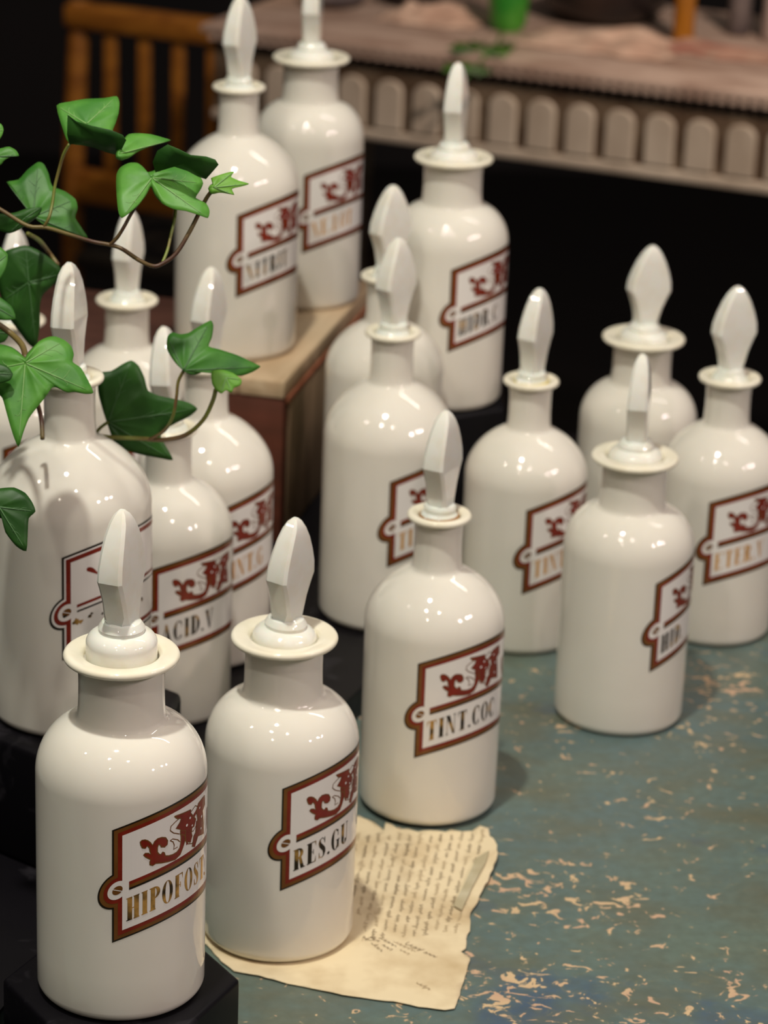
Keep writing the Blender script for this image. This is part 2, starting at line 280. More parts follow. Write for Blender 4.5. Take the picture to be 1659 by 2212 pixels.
# ------------------------------------------------------------------ setting
def wood(name, c1, c2, stretch, scale=10, rough=.5):
    m = mat(name, c1, rough)
    noise_mix(m, c1, c2, scale, 6, .35, .65, stretch, distort=.6)
    bump(m, scale * 2, .3, .0006, stretch)
    return m
M['floor'] = wood('dark_floor', (.003, .0022, .0026), (.005, .0035, .003), (1, 8, 1), 6, .6)
M['wall'] = mat('dark_wall', (.006, .005, .007), .8)
noise_mix(M['wall'], (.005, .0045, .006), (.009, .007, .008), 3)
bm = bmesh.new(); box(bm, -3, -1, -.05, 4, 6.1, 0)
tag(obj('floor', bm, M['floor']), kind='structure')
bm = bmesh.new(); box(bm, -3, 6, 0, 4, 6.1, 3)
tag(obj('wall_back', bm, M['wall']), kind='structure')
bm = bmesh.new(); box(bm, -3.1, -1, 0, -3, 6.1, 3)
tag(obj('wall_left', bm, M['wall']), kind='structure')

# ---- painted table
mt = mat('chipped_paint', (.1, .14, .12), .38, 0, .4)
n, l, b = nodes(mt)
tc = n.new('ShaderNodeTexCoord')
def nz(scale, detail=4, stretch=(1, 1, 1), rough=.55, distort=0, off=(0, 0, 0)):
    mp = n.new('ShaderNodeMapping'); mp.inputs['Scale'].default_value = stretch; mp.inputs['Location'].default_value = off
    l.new(tc.outputs['Object'], mp.inputs[0])
    t = n.new('ShaderNodeTexNoise'); t.inputs['Scale'].default_value = scale; t.inputs['Detail'].default_value = detail
    t.inputs['Roughness'].default_value = rough; t.inputs['Distortion'].default_value = distort
    l.new(mp.outputs[0], t.inputs['Vector']); return t.outputs['Fac']
def rng(v, lo, hi, a=0, bb=1):
    r = n.new('ShaderNodeMapRange'); r.inputs['From Min'].default_value = lo; r.inputs['From Max'].default_value = hi
    r.inputs['To Min'].default_value = a; r.inputs['To Max'].default_value = bb
    l.new(v, r.inputs['Value']); return r.outputs[0]
def mth(op, a, bb):
    r = n.new('ShaderNodeMath'); r.operation = op
    for i, v in enumerate((a, bb)):
        if isinstance(v, (int, float)): r.inputs[i].default_value = v
        else: l.new(v, r.inputs[i])
    return r.outputs[0]
def mixc(f, a, bb):
    x = n.new('ShaderNodeMix'); x.data_type = 'RGBA'
    l.new(f, x.inputs[0])
    for i, v in ((6, a), (7, bb)):
        if isinstance(v, tuple): x.inputs[i].default_value = (*v, 1)
        else: l.new(v, x.inputs[i])
    return x.outputs[2]
paint = mixc(rng(nz(7, 3), .38, .62), (.128, .175, .142), (.098, .152, .155))
paint = mixc(rng(nz(16, 5, (1, 1.6, 1)), .45, .70), paint, (.125, .130, .088))
paint = mixc(rng(nz(9, 4, off=(3, 1, 0)), .60, .72), paint, (.055, .095, .165))
paint = mixc(rng(nz(140, 3), .35, 1.1), paint, (.085, .105, .080))
# chips: clustered, slightly elongated, denser where the large mask is high
cluster = mth('MULTIPLY', rng(nz(9, 3, off=(5.3, 2.1, 0)), .45, .65), .35)
for bx, by, br, bs in ((.092, 1.395, .05, 1.6), (.125, 1.378, .05, 1.4), (.222, 1.685, .05, 1.5), (.205, 1.60, .035, .8), (.075, 1.285, .055, 1.5), (.125, 1.275, .05, 1.0), (.185, 1.295, .04, .9), (.165, 1.50, .05, .6)):
    vd = n.new('ShaderNodeVectorMath'); vd.operation = 'DISTANCE'
    l.new(tc.outputs['Object'], vd.inputs[0]); vd.inputs[1].default_value = (bx, by, TZ)
    cluster = mth('MAXIMUM', cluster, rng(vd.outputs['Value'], 0, br, bs, 0))
fine = nz(120, 3, (.85, 1.0, 1), .55, .9, (1.7, .3, 0))
chip = rng(mth('ADD', fine, mth('MULTIPLY', cluster, .105)), .668, .692)
scratch = rng(mth('ADD', nz(60, 4, (.55, 1.5, 1), .6, 1.8), mth('MULTIPLY', cluster, .05)), .705, .725)
halo = rng(mth('ADD', fine, mth('MULTIPLY', cluster, .105)), .59, .68)
paint = mixc(mth('MULTIPLY', halo, .35), paint, (.20, .20, .12))
chips = mth('MAXIMUM', chip, scratch)
chipcol = mixc(rng(nz(45, 2), .4, .6), (.58, .42, .24), (.52, .34, .22))
l.new(mixc(chips, paint, chipcol), b.inputs['Base Color'])
bp = n.new('ShaderNodeBump'); bp.inputs['Strength'].default_value = .5; bp.inputs['Distance'].default_value = .0004
l.new(mth('SUBTRACT', nz(120, 3), chips), bp.inputs['Height']); l.new(bp.outputs[0], b.inputs['Normal'])
l.new(rng(chips, 0, 1, .38, .7), b.inputs['Roughness'])
M['paint'] = mt
tb = empty('painted_table', (0, 0, 0))
tag(tb, 'old table with chipped blue green paint that carries all the white bottles', 'table')
bm = bmesh.new()
prism(bm, [(-.62, 1.0), (.62, 1.0), (.62, 2.05), (-.62, 2.25)], TZ - .035, TZ, .003)
obj('table_top', bm, mt, tb, 40)
bm = bmesh.new(); prism(bm, [(-.57, 1.05), (.57, 1.05), (.57, 2.0), (-.57, 2.18)], TZ - .12, TZ - .035)
obj('apron', bm, mt, tb)
for x, y in ((-.54, 1.08), (.54, 1.08), (-.54, 2.12), (.54, 1.95)):
    bm = bmesh.new(); lathe(bm, [(.018, 0), (.022, .03), (.02, .3), (.03, .5), (.035, TZ - .12)], 16)
    obj('leg', bm, mt, tb, 40, (x, y, 0))

# ---- black plinths and platform
def hexa(cx, cy, r, a0):
    return [(cx + r * math.cos(math.radians(a0 + 60 * i)), cy + r * math.sin(math.radians(a0 + 60 * i))) for i in range(6)]
def plinth(name, pts, z0, z1, label, bev=.0025, grp=None):
    cx = sum(p[0] for p in pts) / len(pts); cy = sum(p[1] for p in pts) / len(pts)
    bm = bmesh.new(); prism(bm, [(x - cx, y - cy) for x, y in pts], 0, z1 - z0, bev)
    o = obj(name, bm, M['blackwood'], None, 40, (cx, cy, TZ + z0))
    return tag(o, label, 'plinth' if name != 'display_platform' else 'platform', grp or ('black six-sided plinths' if name != 'display_platform' else None))
P1 = .02
plinth('display_platform', [(-.0175, 1.593), (.1425, 1.983), (.16, 2.10), (-.42, 2.15), (-.42, 1.15), (-.195, 1.15), (-.14, 1.36), (-.058, 1.497)], 0, P1,
       'low black platform under the crates and the rear bottles', .002)
plinth('hexagonal_plinth', hexa(-.1185, 1.2065, .0575, 4), 0, .045, 'black six-sided plinth in the front left corner under the HIPOFOST bottle')
plinth('hexagonal_plinth', hexa(-.166, 1.417, .063, 23.5), P1, .09, 'tall black six-sided plinth under the left bottle with a worn label', .004)
plinth('hexagonal_plinth', hexa(.0385, 1.898, .049, 30.3), P1, .116, 'black plinth at the back under the bottle with a round-edged stopper seen edge on')

# ---- crates
M['crate_top'] = wood('pale_crate_board', (.62, .47, .30), (.45, .31, .18), (12, 1.5, 12), 5)
M['crate_red'] = wood('red_brown_board', (.13, .035, .018), (.085, .025, .012), (2, 2, 14), 5)
M['crate_side'] = wood('weathered_board', (.42, .28, .17), (.15, .10, .05), (9, 9, 2.2), 4)
M['crate_edge'] = wood('red_edge', (.30, .10, .05), (.22, .07, .03), (4, 4, 4), 10)
ang = math.atan2(-.22, .975)
def crate_local(o, lx, ly, z0, z1, cornermat):
    """open-top style crate: corner at origin, extends -x by lx and +y by ly"""
    t = .012
    bm = bmesh.new(); box(bm, -lx, 0, z0, -.0005, t, z1 - t, .001); obj('front_board', bm, cornermat, o, 40)
    bm = bmesh.new(); box(bm, -lx, ly - t, z0, 0, ly, z1 - t, .001); obj('back_board', bm, cornermat, o, 40)
    bm = bmesh.new(); box(bm, -t, t, z0, 0, ly - t, z1 - t, .001); obj('side_board', bm, M['crate_side'] if cornermat is M['crate_red'] else cornermat, o, 40)
    bm = bmesh.new(); box(bm, -lx, t, z0, -lx + t, ly - t, z1 - t, .001); obj('side_board', bm, M['crate_side'] if cornermat is M['crate_red'] else cornermat, o, 40)
cr = empty('wooden_crate', (-.0709, 1.8476, TZ + P1), ang)
tag(cr, 'pale-topped wooden crate with a red-brown front, two tall bottles standing on it', 'crate')
crate_local(cr, .098, .255, 0, .118, M['crate_red'])
for k in range(3):
    bm = bmesh.new(); box(bm, -.098 + k * .0329, -.0015, .106, -.098 + k * .0329 + .0323, .257, .118, .0012)
    obj('top_board', bm, M['crate_top'], cr, 40)
bm = bmesh.new(); box(bm, .0, .004, .101, .0022, .25, .1055, .0008)
obj('red_edge_strip', bm, M['crate_edge'], cr, 40)
M['darkwood'] = wood('dark_brown_board', (.10, .040, .026), (.065, .026, .018), (2, 10, 2), 5, .45)
c2 = empty('wooden_box', (-.176, 1.882, TZ + P1), ang)
tag(c2, 'dark brown wooden box at the left behind the bottles', 'box')
crate_local(c2, .20, .150, 0, .118, M['darkwood'])
bm = bmesh.new(); box(bm, -.2, 0, .107, 0, .152, .118, .0015); obj('lid', bm, M['darkwood'], c2, 40)

# ------------------------------------------------------------------ label artwork (centimetres on the unrolled cylinder)
W_ = 4.75
def arch(u): return 1.1 * (1 - (u / W_) ** 2)
def band_outline(d, r, v0=4.4, v1=10.25, vm=7.05, cxo=.25):
    pts = []
    x = -W_ + d; cx = -W_ + cxo
    dx = x - cx
    h = math.sqrt(max(r * r - dx * dx, 1e-6))
    a = math.atan2(h, dx)
    left = [(cx + r * math.cos(t), vm + r * math.sin(t)) for t in [a + (2 * PI - 2 * a) * k / 26 for k in range(27)]]   # upper -> around left -> lower
    pts += [(x, v1 - d)] + left + [(x, v0 + d)]
    pts += [(-p[0], p[1]) for p in pts[::-1]]
    return pts
SCR = [(-3.44,8.96),(-3.46,9.10),(-3.39,9.15),(-3.25,9.11),(-3.11,9.00),(-2.98,8.83),(-2.88,8.65),(-2.78,8.80),(-2.63,8.88),(-2.42,8.84),(-2.22,8.73),(-2.11,8.52),(-2.13,8.33),(-2.26,8.27),(-2.44,8.36),(-2.50,8.51),(-2.59,8.54),(-2.64,8.41),(-2.64,8.19),(-2.56,8.05),(-2.46,7.97),(-2.37,8.06),(-2.28,7.98),(-2.23,7.80),(-2.05,7.71),(-1.82,7.66),(-1.57,7.67),(-1.40,7.80),(-1.35,7.99),(-1.32,8.29),(-1.38,8.66),(-1.05,8.54),(-1.04,8.06),(-1.21,7.71),(-1.37,7.44),(-1.67,7.33),(-2.05,7.41),(-2.41,7.52),(-2.71,7.64),(-2.86,7.60),(-3.00,7.71),(-3.00,7.87),(-2.96,7.96),(-3.08,8.08),(-3.22,8.23),(-3.30,8.36),(-3.24,8.41),(-3.08,8.34),(-2.96,8.22),(-3.00,8.41),(-3.02,8.59),(-3.13,8.75),(-3.22,8.66),(-3.36,8.75)]
M1 = [(-1.74,9.59),(-1.17,9.49),(-0.67,9.42),(-0.66,9.22),(-0.24,8.72),(-0.38,8.42),(-0.68,8.41),(-0.54,7.99),(-0.67,7.75),(-0.98,7.88),(-1.10,8.31),(-1.38,8.49),(-1.35,8.73),(-1.64,8.92),(-1.41,9.11),(-1.33,9.29),(-1.59,9.41)]
M2 = [(-0.01,9.44),(0.42,9.51),(0.76,9.52),(0.84,9.03),(0.49,8.83),(0.64,8.15),(0.70,7.56),(-0.01,7.74),(-0.32,7.32),(-0.53,7.44),(-0.40,7.93),(-0.10,8.14),(-0.08,8.69),(-0.21,9.14)]
GOLDL = [[(-1.39,9.36),(-1.67,9.28),(-1.93,9.17),(-1.97,8.97),(-1.78,8.75),(-1.43,8.53)], [(-1.97,8.45),(-1.83,8.47),(-1.53,8.28),(-1.40,8.11)],
         [(-1.97,8.45),(-1.80,8.30),(-1.73,8.09),(-1.77,7.90),(-1.53,7.91)], [(-.62,9.3),(-.3,9.45),(.1,9.2)], [(-.9,7.75),(-.55,7.6),(-.1,7.8),(.2,8.3)], [(-.75,8.3),(-.45,8.2),(-.1,8.45)]]
SH = [(x, y - .0) for x, y in SCR]

def strip_poly(pts, ths):
    """quads along a centre line with its own thickness"""
    out = []
    n_ = len(pts)
    L_, R_ = [], []
    for i, p in enumerate(pts):
        a = pts[max(i - 1, 0)]; b_ = pts[min(i + 1, n_ - 1)]
        dx, dy = b_[0] - a[0], b_[1] - a[1]
        q = math.hypot(dx, dy) or 1
        nx, ny = -dy / q, dx / q
        t = (ths[i] if isinstance(ths, (list, tuple)) else ths) / 2
        L_.append((p[0] + nx * t, p[1] + ny * t)); R_.append((p[0] - nx * t, p[1] - ny * t))
    for i in range(n_ - 1):
        out.append([R_[i], R_[i + 1], L_[i + 1], L_[i]])
    return out
HT = 1.2
def rc(x0, y0, x1, y1): return [[(x0, y0), (x1, y0), (x1, y1), (x0, y1)]]
def ring(cx, cy, a, b_, ta, hb, t0, t1, n_=16):
    """arc between an outer and an inner ellipse: thick uprights, hairline top and bottom"""
    o = []
    for k in range(n_):
        q = []
        for t in (t0 + (t1 - t0) * k / n_, t0 + (t1 - t0) * (k + 1) / n_):
            t = math.radians(t)
            q.append(((cx + a * math.cos(t), cy + b_ * math.sin(t)), (cx + (a - ta) * math.cos(t), cy + (b_ - hb) * math.sin(t))))
        o.append([q[0][0], q[1][0], q[1][1], q[0][1]])
    return o
s_ = .055
def serif(x0, x1, y): return rc(x0, y, x1, y + s_)
def G(ch):
    h = HT; T = .215; m = h / 2
    def stem(x, y0=0, y1=h): return rc(x, y0, x + T, y1)
    if ch == 'H': return .60, stem(.05) + stem(.36) + rc(.2, m - .02, .4, m + .025) + serif(0, .27, 0) + serif(0, .27, h - s_) + serif(.33, .6, 0) + serif(.33, .6, h - s_)
    if ch == 'I': return .28, stem(.045) + serif(0, .28, 0) + serif(0, .28, h - s_)
    if ch == 'P': return .52, stem(.05) + serif(0, .29, 0) + serif(0, .2, h - s_) + ring(.22, h - .31, .30, .31, .17, s_, -90, 90)
    if ch == 'O': return .58, ring(.29, m, .29, m, .17, .035, 0, 360, 30)
    if ch == 'F': return .52, stem(.05) + serif(0, .29, 0) + rc(.05, h - s_, .5, h) + [[(.50, h), (.44, h - .05), (.50, h - .33)]] + rc(.2, m, .36, m + .04) + rc(.34, m - .12, .375, m + .16)
    if ch == 'E': return .52, stem(.05) + rc(0, 0, .5, s_) + rc(.0, h - s_, .5, h) + [[(.50, h), (.44, h - .05), (.50, h - .33)], [(.50, 0), (.5, .36), (.43, .04)]] + rc(.2, m, .36, m + .04) + rc(.34, m - .12, .375, m + .16)
    if ch == 'L': return .5, stem(.05) + rc(0, 0, .48, s_) + serif(0, .29, h - s_) + [[(.48, 0), (.48, .4), (.40, .04)]]
    if ch == 'T': return .56, stem(.185) + serif(.13, .43, 0) + rc(.02, h - s_, .54, h) + [[(.02, h), (.02, h - .36), (.09, h - .04)], [(.54, h), (.47, h - .04), (.54, h - .36)]]
    if ch == '.': return .16, ring(.08, .085, .085, .085, .085, .085, 0, 360, 12)
    if ch == 'N': return .60, rc(.075, 0, .11, h) + rc(.50, 0, .535, h) + [[(.04, h), (.24, h), (.535, 0), (.42, 0)]] + serif(.02, .17, 0) + serif(.43, .6, h - s_) + serif(0, .1, h - s_)
    if ch == 'D': return .58, stem(.05) + serif(0, .26, 0) + serif(0, .26, h - s_) + ring(.22, m, .36, m, .19, .04, -90, 90, 20)
    if ch == 'R': return .60, stem(.05) + serif(0, .29, 0) + serif(0, .2, h - s_) + ring(.22, h - .30, .29, .30, .17, s_, -90, 90) + [[(.28, h - .58), (.40, h - .50), (.56, 0.02), (.38, .0)]] + serif(.40, .62, 0)
    if ch == 'S': return .46, strip_poly([(.39, .86), (.36, 1.02), (.24, 1.17), (.11, 1.08), (.09, .92), (.15, .76), (.25, .62), (.34, .48), (.37, .30), (.33, .12), (.22, .03), (.11, .1), (.06, .32)],
                                         [.03, .03, .05, .08, .15, .20, .22, .20, .15, .08, .05, .03, .03]) + rc(.37, .82, .41, 1.16) + rc(.05, .04, .09, .36)
    if ch == 'C': return .54, ring(.29, m, .29, m, .18, .035, 48, 318, 26) + rc(.46, .78, .50, 1.12) + rc(.43, .22, .46, .34)
    if ch == 'G': return .60, ring(.29, m, .29, m, .18, .035, 48, 318, 26) + rc(.46, .78, .50, 1.12) + rc(.40, .08, .55, .52) + serif(.34, .6, .50)
    if ch == 'U': return .60, stem(.05, .28, h) + ring(.29, .28, .24, .28, .19, .04, 180, 360, 14) + rc(.50, .28, .535, h) + serif(0, .29, h - s_) + serif(.43, .6, h - s_)
    if ch == 'V': return .60, [[(.03, h), (.24, h), (.36, 0), (.29, 0)], [(.50, h), (.54, h), (.36, 0), (.31, 0)]] + serif(0, .28, h - s_) + serif(.43, .6, h - s_)
    if ch == 'A': return .60, [[(.02, .0), (.07, 0), (.33, h), (.27, h)], [(.22, h), (.34, h), (.58, 0), (.37, 0)]] + rc(.13, .34, .45, .38) + serif(0, .15, 0) + serif(.33, .62, 0)
    return .4, []

def flat_to_cyl(bm, R, az0, dv, step=.22):
    """cut into narrow upright slices, arch, and wrap round the bottle; z of the flat mesh is the layer offset"""
    u = -5.6
    while u < 5.6:
        bmesh.ops.bisect_plane(bm, geom=bm.verts[:] + bm.edges[:] + bm.faces[:], plane_co=(u, 0, 0), plane_no=(1, 0, 0), dist=1e-5)
        u += step
    for v in bm.verts:
        uu, vv, off = v.co
        z = (vv + arch(uu) + dv) * .01
        r = R + off
        a = az0 + uu * .01 / R
        v.co = (r * math.sin(a), -r * math.cos(a), z)

LAY = .00005
def polys(bm, ps, layer, mi):
    for p in ps:
        vs = [bm.verts.new((x, y, LAY * layer)) for x, y in p]
        try: f = bm.faces.new(vs)
        except ValueError: continue
        f.material_index = mi
        f.normal_update()
        if f.normal.z < 0: f.normal_flip()

def build_label(parent, R, az0, text, dv=0, style='gold', worn=False, gap=.105, start=-4.09):
    bm = bmesh.new()
    polys(bm, [band_outline(0, .93)], 2, 0)
    if worn:
        polys(bm, [band_outline(.13, .80)], 3, 3); polys(bm, [band_outline(.22, .68)], 4, 2)
    else:
        polys(bm, [band_outline(.09, .84)], 3, 1); polys(bm, [band_outline(.27, .65)], 4, 2)
    polys(bm, [band_outline(.47, .46)], 5, 3)
    mid = W_ - .78
    polys(bm, rc(-mid, 6.84, mid, 6.95), 6, 0)
    polys(bm, rc(-mid, 6.95, mid, 7.11), 6, 3 if worn else 1)
    polys(bm, rc(-mid, 7.11, mid, 7.28), 6, 2)
    # panel lines close against the mid bar at the frame, screw-head dots at both ends
    for sgn in (-1, 1):
        cx = sgn * (W_ - .25)
        polys(bm, [[(cx + .24 * math.cos(t * PI / 10), 7.05 + .22 * math.sin(t * PI / 10)) for t in range(20)]], 6, 1)
        polys(bm, strip_poly([(cx - .2, 7.17), (cx + .2, 6.93)], .035), 7, 3)
    bmesh.ops.triangulate(bm, faces=[f for f in bm.faces if len(f.verts) > 4])
    flat_to_cyl(bm, R, az0, dv)
    lab = obj('label', bm, [M['black'], M['brown'], M['red'], M['white']], parent, 'keep')
    lab['label'] = 'red, gold and black bordered label fired onto the glass'
    # emblem
    bm = bmesh.new()
    mir = lambda ps: [(-x + .25, y) for x, y in ps][::-1]
    if not worn:
        polys(bm, [SCR, mir(SCR), M1, M2], 7, 0)
        polys(bm, [[(-.98, 7.72), (-.86, 7.72), (-.80, 8.55), (-.95, 8.55)], [(-.74, 7.70), (-.62, 7.72), (-.52, 8.5), (-.68, 8.5)], [(-.3, 7.85), (-.18, 7.9), (-.05, 8.6), (-.2, 8.6)], [(-.66, 8.95), (-.1, 9.25), (-.05, 9.1), (-.5, 8.75)], [(.25, 7.7), (.4, 7.75), (.5, 8.4), (.3, 8.4)]], 6.8, 0)
        for g in GOLDL: polys(bm, strip_poly(g, .05), 6.6, 1)
        # gold edge under the scrolls
        for q in (SCR, mir(SCR), M1, M2):
            polys(bm, strip_poly(q + q[:1], .055), 7.6, 1)
        for cx, cy, r in ((-.95, 8.75, .07), (-.72, 9.02, .06), (-.55, 8.55, .05), (.12, 9.15, .06), (.35, 8.6, .07), (.3, 8.0, .06)):
            polys(bm, [[(cx + r * math.cos(t * PI / 4), cy + r * math.sin(t * PI / 4)) for t in range(8)]], 8.4, 2)
    else:
        polys(bm, [SCR[:16] + [(-2.8, 8.5)], M1], 7, 0)
    bmesh.ops.triangulate(bm, faces=[f for f in bm.faces if len(f.verts) > 4])
    flat_to_cyl(bm, R, az0, dv)
    e = obj('emblem', bm, [M['red'], M['brown'], M['white']], lab, 'keep')
    e['label'] = 'red scrolled monogram'
    if text:
        bm = bmesh.new()
        x = start
        for ch in text:
            wd, ps = G(ch)
            polys(bm, [[(px + x, py + 5.25) for px, py in p] for p in ps], 7, 0)
            x += wd + gap
        if worn:
            pass
        bmesh.ops.triangulate(bm, faces=[f for f in bm.faces if len(f.verts) > 4])
        flat_to_cyl(bm, R, az0, dv)
        e = obj('lettering', bm, M[{'gold': 'gold', 'dark': 'darkgold', 'pale': 'palegold'}[style]], lab, 'keep')
        e['label'] = 'gilt capital letters'
    if worn:
        bm = bmesh.new()
        rr = random.Random(3)
        for cx, cy, r in ((-4.0, 6.35, .2), (-3.75, 6.25, .12), (-3.3, 6.35, .1), (-3.2, 6.45, .09), (-3.95, 5.3, .1), (-2.6, 6.2, .08), (-1.9, 5.6, .09), (-4.6, 6.9, .12), (-1.2, 6.1, .1), (-.5, 5.4, .1), (.2, 5.9, .12)):
            polys(bm, [[(cx + r * rr.uniform(.5, 1.2) * math.cos(t * PI / 5), cy + r * rr.uniform(.5, 1.3) * math.sin(t * PI / 5)) for t in range(10)]], 7, 0)
        bmesh.ops.triangulate(bm, faces=[f for f in bm.faces if len(f.verts) > 4])
        flat_to_cyl(bm, R, az0, dv)
        e = obj('lettering', bm, M['darkgold'], lab, 'keep')
        e['label'] = 'last worn flecks of the gilt letters'
    return lab

# ------------------------------------------------------------------ bottles
def body_profile(R, rn, zs, zn, te, zc):
    p = [(0.0005, .002), (R * .6, .0015), (R - .0055, 0)]
    for k in range(1, 7):
        a = k / 6 * PI / 2
        p.append((R - .0055 + .0055 * math.sin(a), .0055 - .0055 * math.cos(a)))
    for k in range(1, 6): p.append((R, .0055 + (zs - .0055) * k / 6))
    t1 = math.radians(te); a_ = (R - rn - .0016) / (1 - math.cos(t1)); b_ = (zn - zs) / math.sin(t1)
    for k in range(0, 25):
        t = t1 * k / 24
        p.append((R - a_ * (1 - math.cos(t)), zs + b_ * math.sin(t)))
    # fillet into the neck
    p.append((rn + .0006, zn + .0009)); p.append((rn + .0001, zn + .0028))
    for k in range(1, 6):
        f = k / 6
        p.append((rn - .0004 * math.sin(PI * f), zn + .0028 + (zc - zn - .0028) * f))
    p.append((rn + .0004, zc))
    return p

def spear(bm, z0, big=1.0):
    st = [(-.55, 2.1, 2.0), (-.25, 1.66, 1.55), (.05, 1.48, 1.32), (.7, 1.52, 1.24), (1.4, 1.90, 1.22), (2.1, 2.46, 1.24), (2.55, 2.9, 1.26),
          (3.2, 2.78, 1.22), (3.9, 2.36, 1.14), (4.6, 1.80, 1.02), (5.15, 1.22, .84), (5.5, .70, .56), (5.66, .3, .26)]
    rings = []
    for z, wd, th in st:
        a, b_ = wd / 200 * big, th / 200 * big
        c_ = min(.0015, a * .3, b_ * .4) if z > .3 else min(a, b_) * (.55 if z < .2 else .4)
        pts = [(a, -b_ + c_), (a, b_ - c_), (a - c_, b_), (-a + c_, b_), (-a, b_ - c_), (-a, -b_ + c_), (-a + c_, -b_), (a - c_, -b_)]
        # broad faces swell slightly to a soft ridge
        rings.append([bm.verts.new((x, y, z0 + z * .01 * big)) for x, y in pts])
    for r0, r1 in zip(rings, rings[1:]):
        for i in range(8):
            bm.faces.new((r0[i], r0[(i + 1) % 8], r1[(i + 1) % 8], r1[i]))
    bm.faces.new(rings[0][::-1]); bm.faces.new(rings[-1])

count = [0]
def bottle(label, kind, x, y, z0, Hc, R, rc_, alpha, lean, left_edge, text, style='gold', raise_=0, worn=False, stain=None, nr=None, group=None):
    wide = kind == 'wide'
    yaw0 = -math.atan2(x, y)
    root = empty('apothecary_bottle', (x, y, TZ + z0), yaw0)
    tag(root, label, 'bottle', group or 'white apothecary bottles')
    rn = nr or (.0204 if wide else .0139)
    if wide: zs, zn, te = Hc - .0583, Hc - .0318, 75
    elif R > .0415: zs, zn, te = Hc - .0695, Hc - .0330, 50
    else: zs, zn, te = Hc - .0645, Hc - .0320, 55
    bm = bmesh.new()
    lathe(bm, body_profile(R, rn, zs, zn, te, Hc - .0012), 128)
    obj('body', bm, M['opal'], root, 180)
    # flanged mouth ring
    t = .0019
    hole = rn - .0032 if wide else rn - .0022
    prof = [(rn - .0004, Hc - .0026)]
    for k in range(0, 11):
        a = -PI / 2 + k / 10 * PI
        prof.append((rc_ - t + t * math.cos(a), Hc + t * math.sin(a)))
    prof += [(hole + .0022, Hc + t * .80), (hole + .0008, Hc + t * .45), (hole, Hc - .0005), (hole, Hc - .004)]
    bm = bmesh.new()
    lathe(bm, prof, 96, 0, False, False)
    r_ = obj('mouth_ring', bm, M['rim'], root, 60)
    # stopper
    pr = hole - .0006
    zt = raise_
    bm = bmesh.new()
    if wide:
        prof = [(pr * .9, Hc - .012), (pr, Hc - .002), (pr, Hc + .0006 + zt)]
        for k in range(1, 12):
            a = k / 11 * PI / 2 * .86
            prof.append((pr * (.60 + .40 * math.cos(a)) - (pr * .04 * k / 11), Hc + .0006 + zt + .0058 * math.sin(a)))
        prof += [(.0107, Hc + .0068 + zt), (.0109, Hc + .0080 + zt), (.0101, Hc + .0095 + zt), (.0090, Hc + .0110 + zt), (.0060, Hc + .0126 + zt)]
        sp = Hc + .0088 + zt
    else:
        prof = [(pr * .9, Hc - .012), (pr, Hc - .004), (pr, Hc - .0006 + zt), (pr - .0008, Hc + .0012 + zt), (pr - .0022, Hc + .0028 + zt), (.0092, Hc + .0052 + zt), (.0086, Hc + .0068 + zt), (.005, Hc + .0085 + zt)]
        sp = Hc + .0055 + zt
    lathe(bm, prof, 64)
    spear(bm, sp - Hc * 0)
    stp = obj('stopper', bm, M['stopper'], root, 24)
    # turn the flat spear, and tilt it a little about the line of sight
    piv = Matrix.Translation((0, 0, Hc))
    stp.matrix_local = piv @ Matrix.Rotation(math.radians(lean), 4, 'Y') @ Matrix.Rotation(math.radians(alpha), 4, 'Z') @ piv.inverted()
    if stain:
        bm = bmesh.new()
        lathe(bm, [(hole - .0002, Hc + .0002), (hole - .0015, Hc + .0011), (hole - .0030, Hc + .0013), (hole - .0040, Hc + .0005)], 48, 0, False, False)
        so = obj('residue_ring', bm, M[stain], root, 60)
        so['label'] = 'dried brown residue round the stopper' if stain == 'stain' else 'yellowed residue round the stopper'
    dv = 0 if R < .0415 else .3
    build_label(root, R, math.radians(left_edge) + W_ * .01 / R, text, dv, style, worn)
    return root

B_ = bottle
B_('front left white bottle lettered HIPOFOST with its stopper sitting high in the mouth', 'wide', -.1185, 1.2042, .045, .1724, .0402, .0270, 65, 0, -6, 'HIPOFOST.', 'gold', .006)
B_('white bottle lettered RES.GU standing on the old handwritten paper', 'wide', -.0485, 1.3398, .0012, .1690, .0400, .0275, 58, 3.5, 1, 'RES.GU', 'dark')
B_('white bottle lettered TINT.COC in the middle with brown residue at its narrow mouth', 'narrow', .0312, 1.4999, .0015, .1770, .0400, .0182, 66, 1.0, -12, 'TINT.COC', 'dark', stain='stain')
B_('right-hand white bottle whose stopper is seen edge on, label turned far to the right', 'wide', .1512, 1.6329, 0, .1700, .0402, .0266, 87, 0, 26, 'HID.', 'dark')
B_('white bottle with pale gold TINT letters and yellow residue at its mouth', 'narrow', .0918, 1.7515, 0, .1770, .0400, .0181, 65, 2.0, 2, 'TINT.', 'pale', stain='ystain')
B_('white bottle at the right edge lettered ETER.V', 'narrow', .2227, 1.7764, 0, .1760, .0397, .0205, 33, .5, -10, 'ETER.V', 'pale', nr=.0150)
B_('wide-mouthed white bottle standing behind the bottle at the right edge', 'wide', .1729, 1.8661, 0, .1730, .0405, .0283, 24, 1.8, 19, '', 'gold')
B_('tall-standing white bottle on a black plinth behind the middle, letters HIDR.C', 'wide', .0385, 1.8976, .116, .1700, .0400, .0270, 80, 0, 2, 'HIDR.C', 'dark')
B_('rearmost white bottle on the crate, wide mouth, lettered NE.LOT', 'wide', -.0649, 2.0520, .138, .1801, .0400, .0282, 84, 0, -5, 'NE.LOT', 'pale')
B_('large white bottle on the front of the crate, lettered NITRIT', 'narrow', -.1100, 1.9274, .138, .1846, .0428, .0182, 62, 0, 0, 'NITRIT', 'dark')
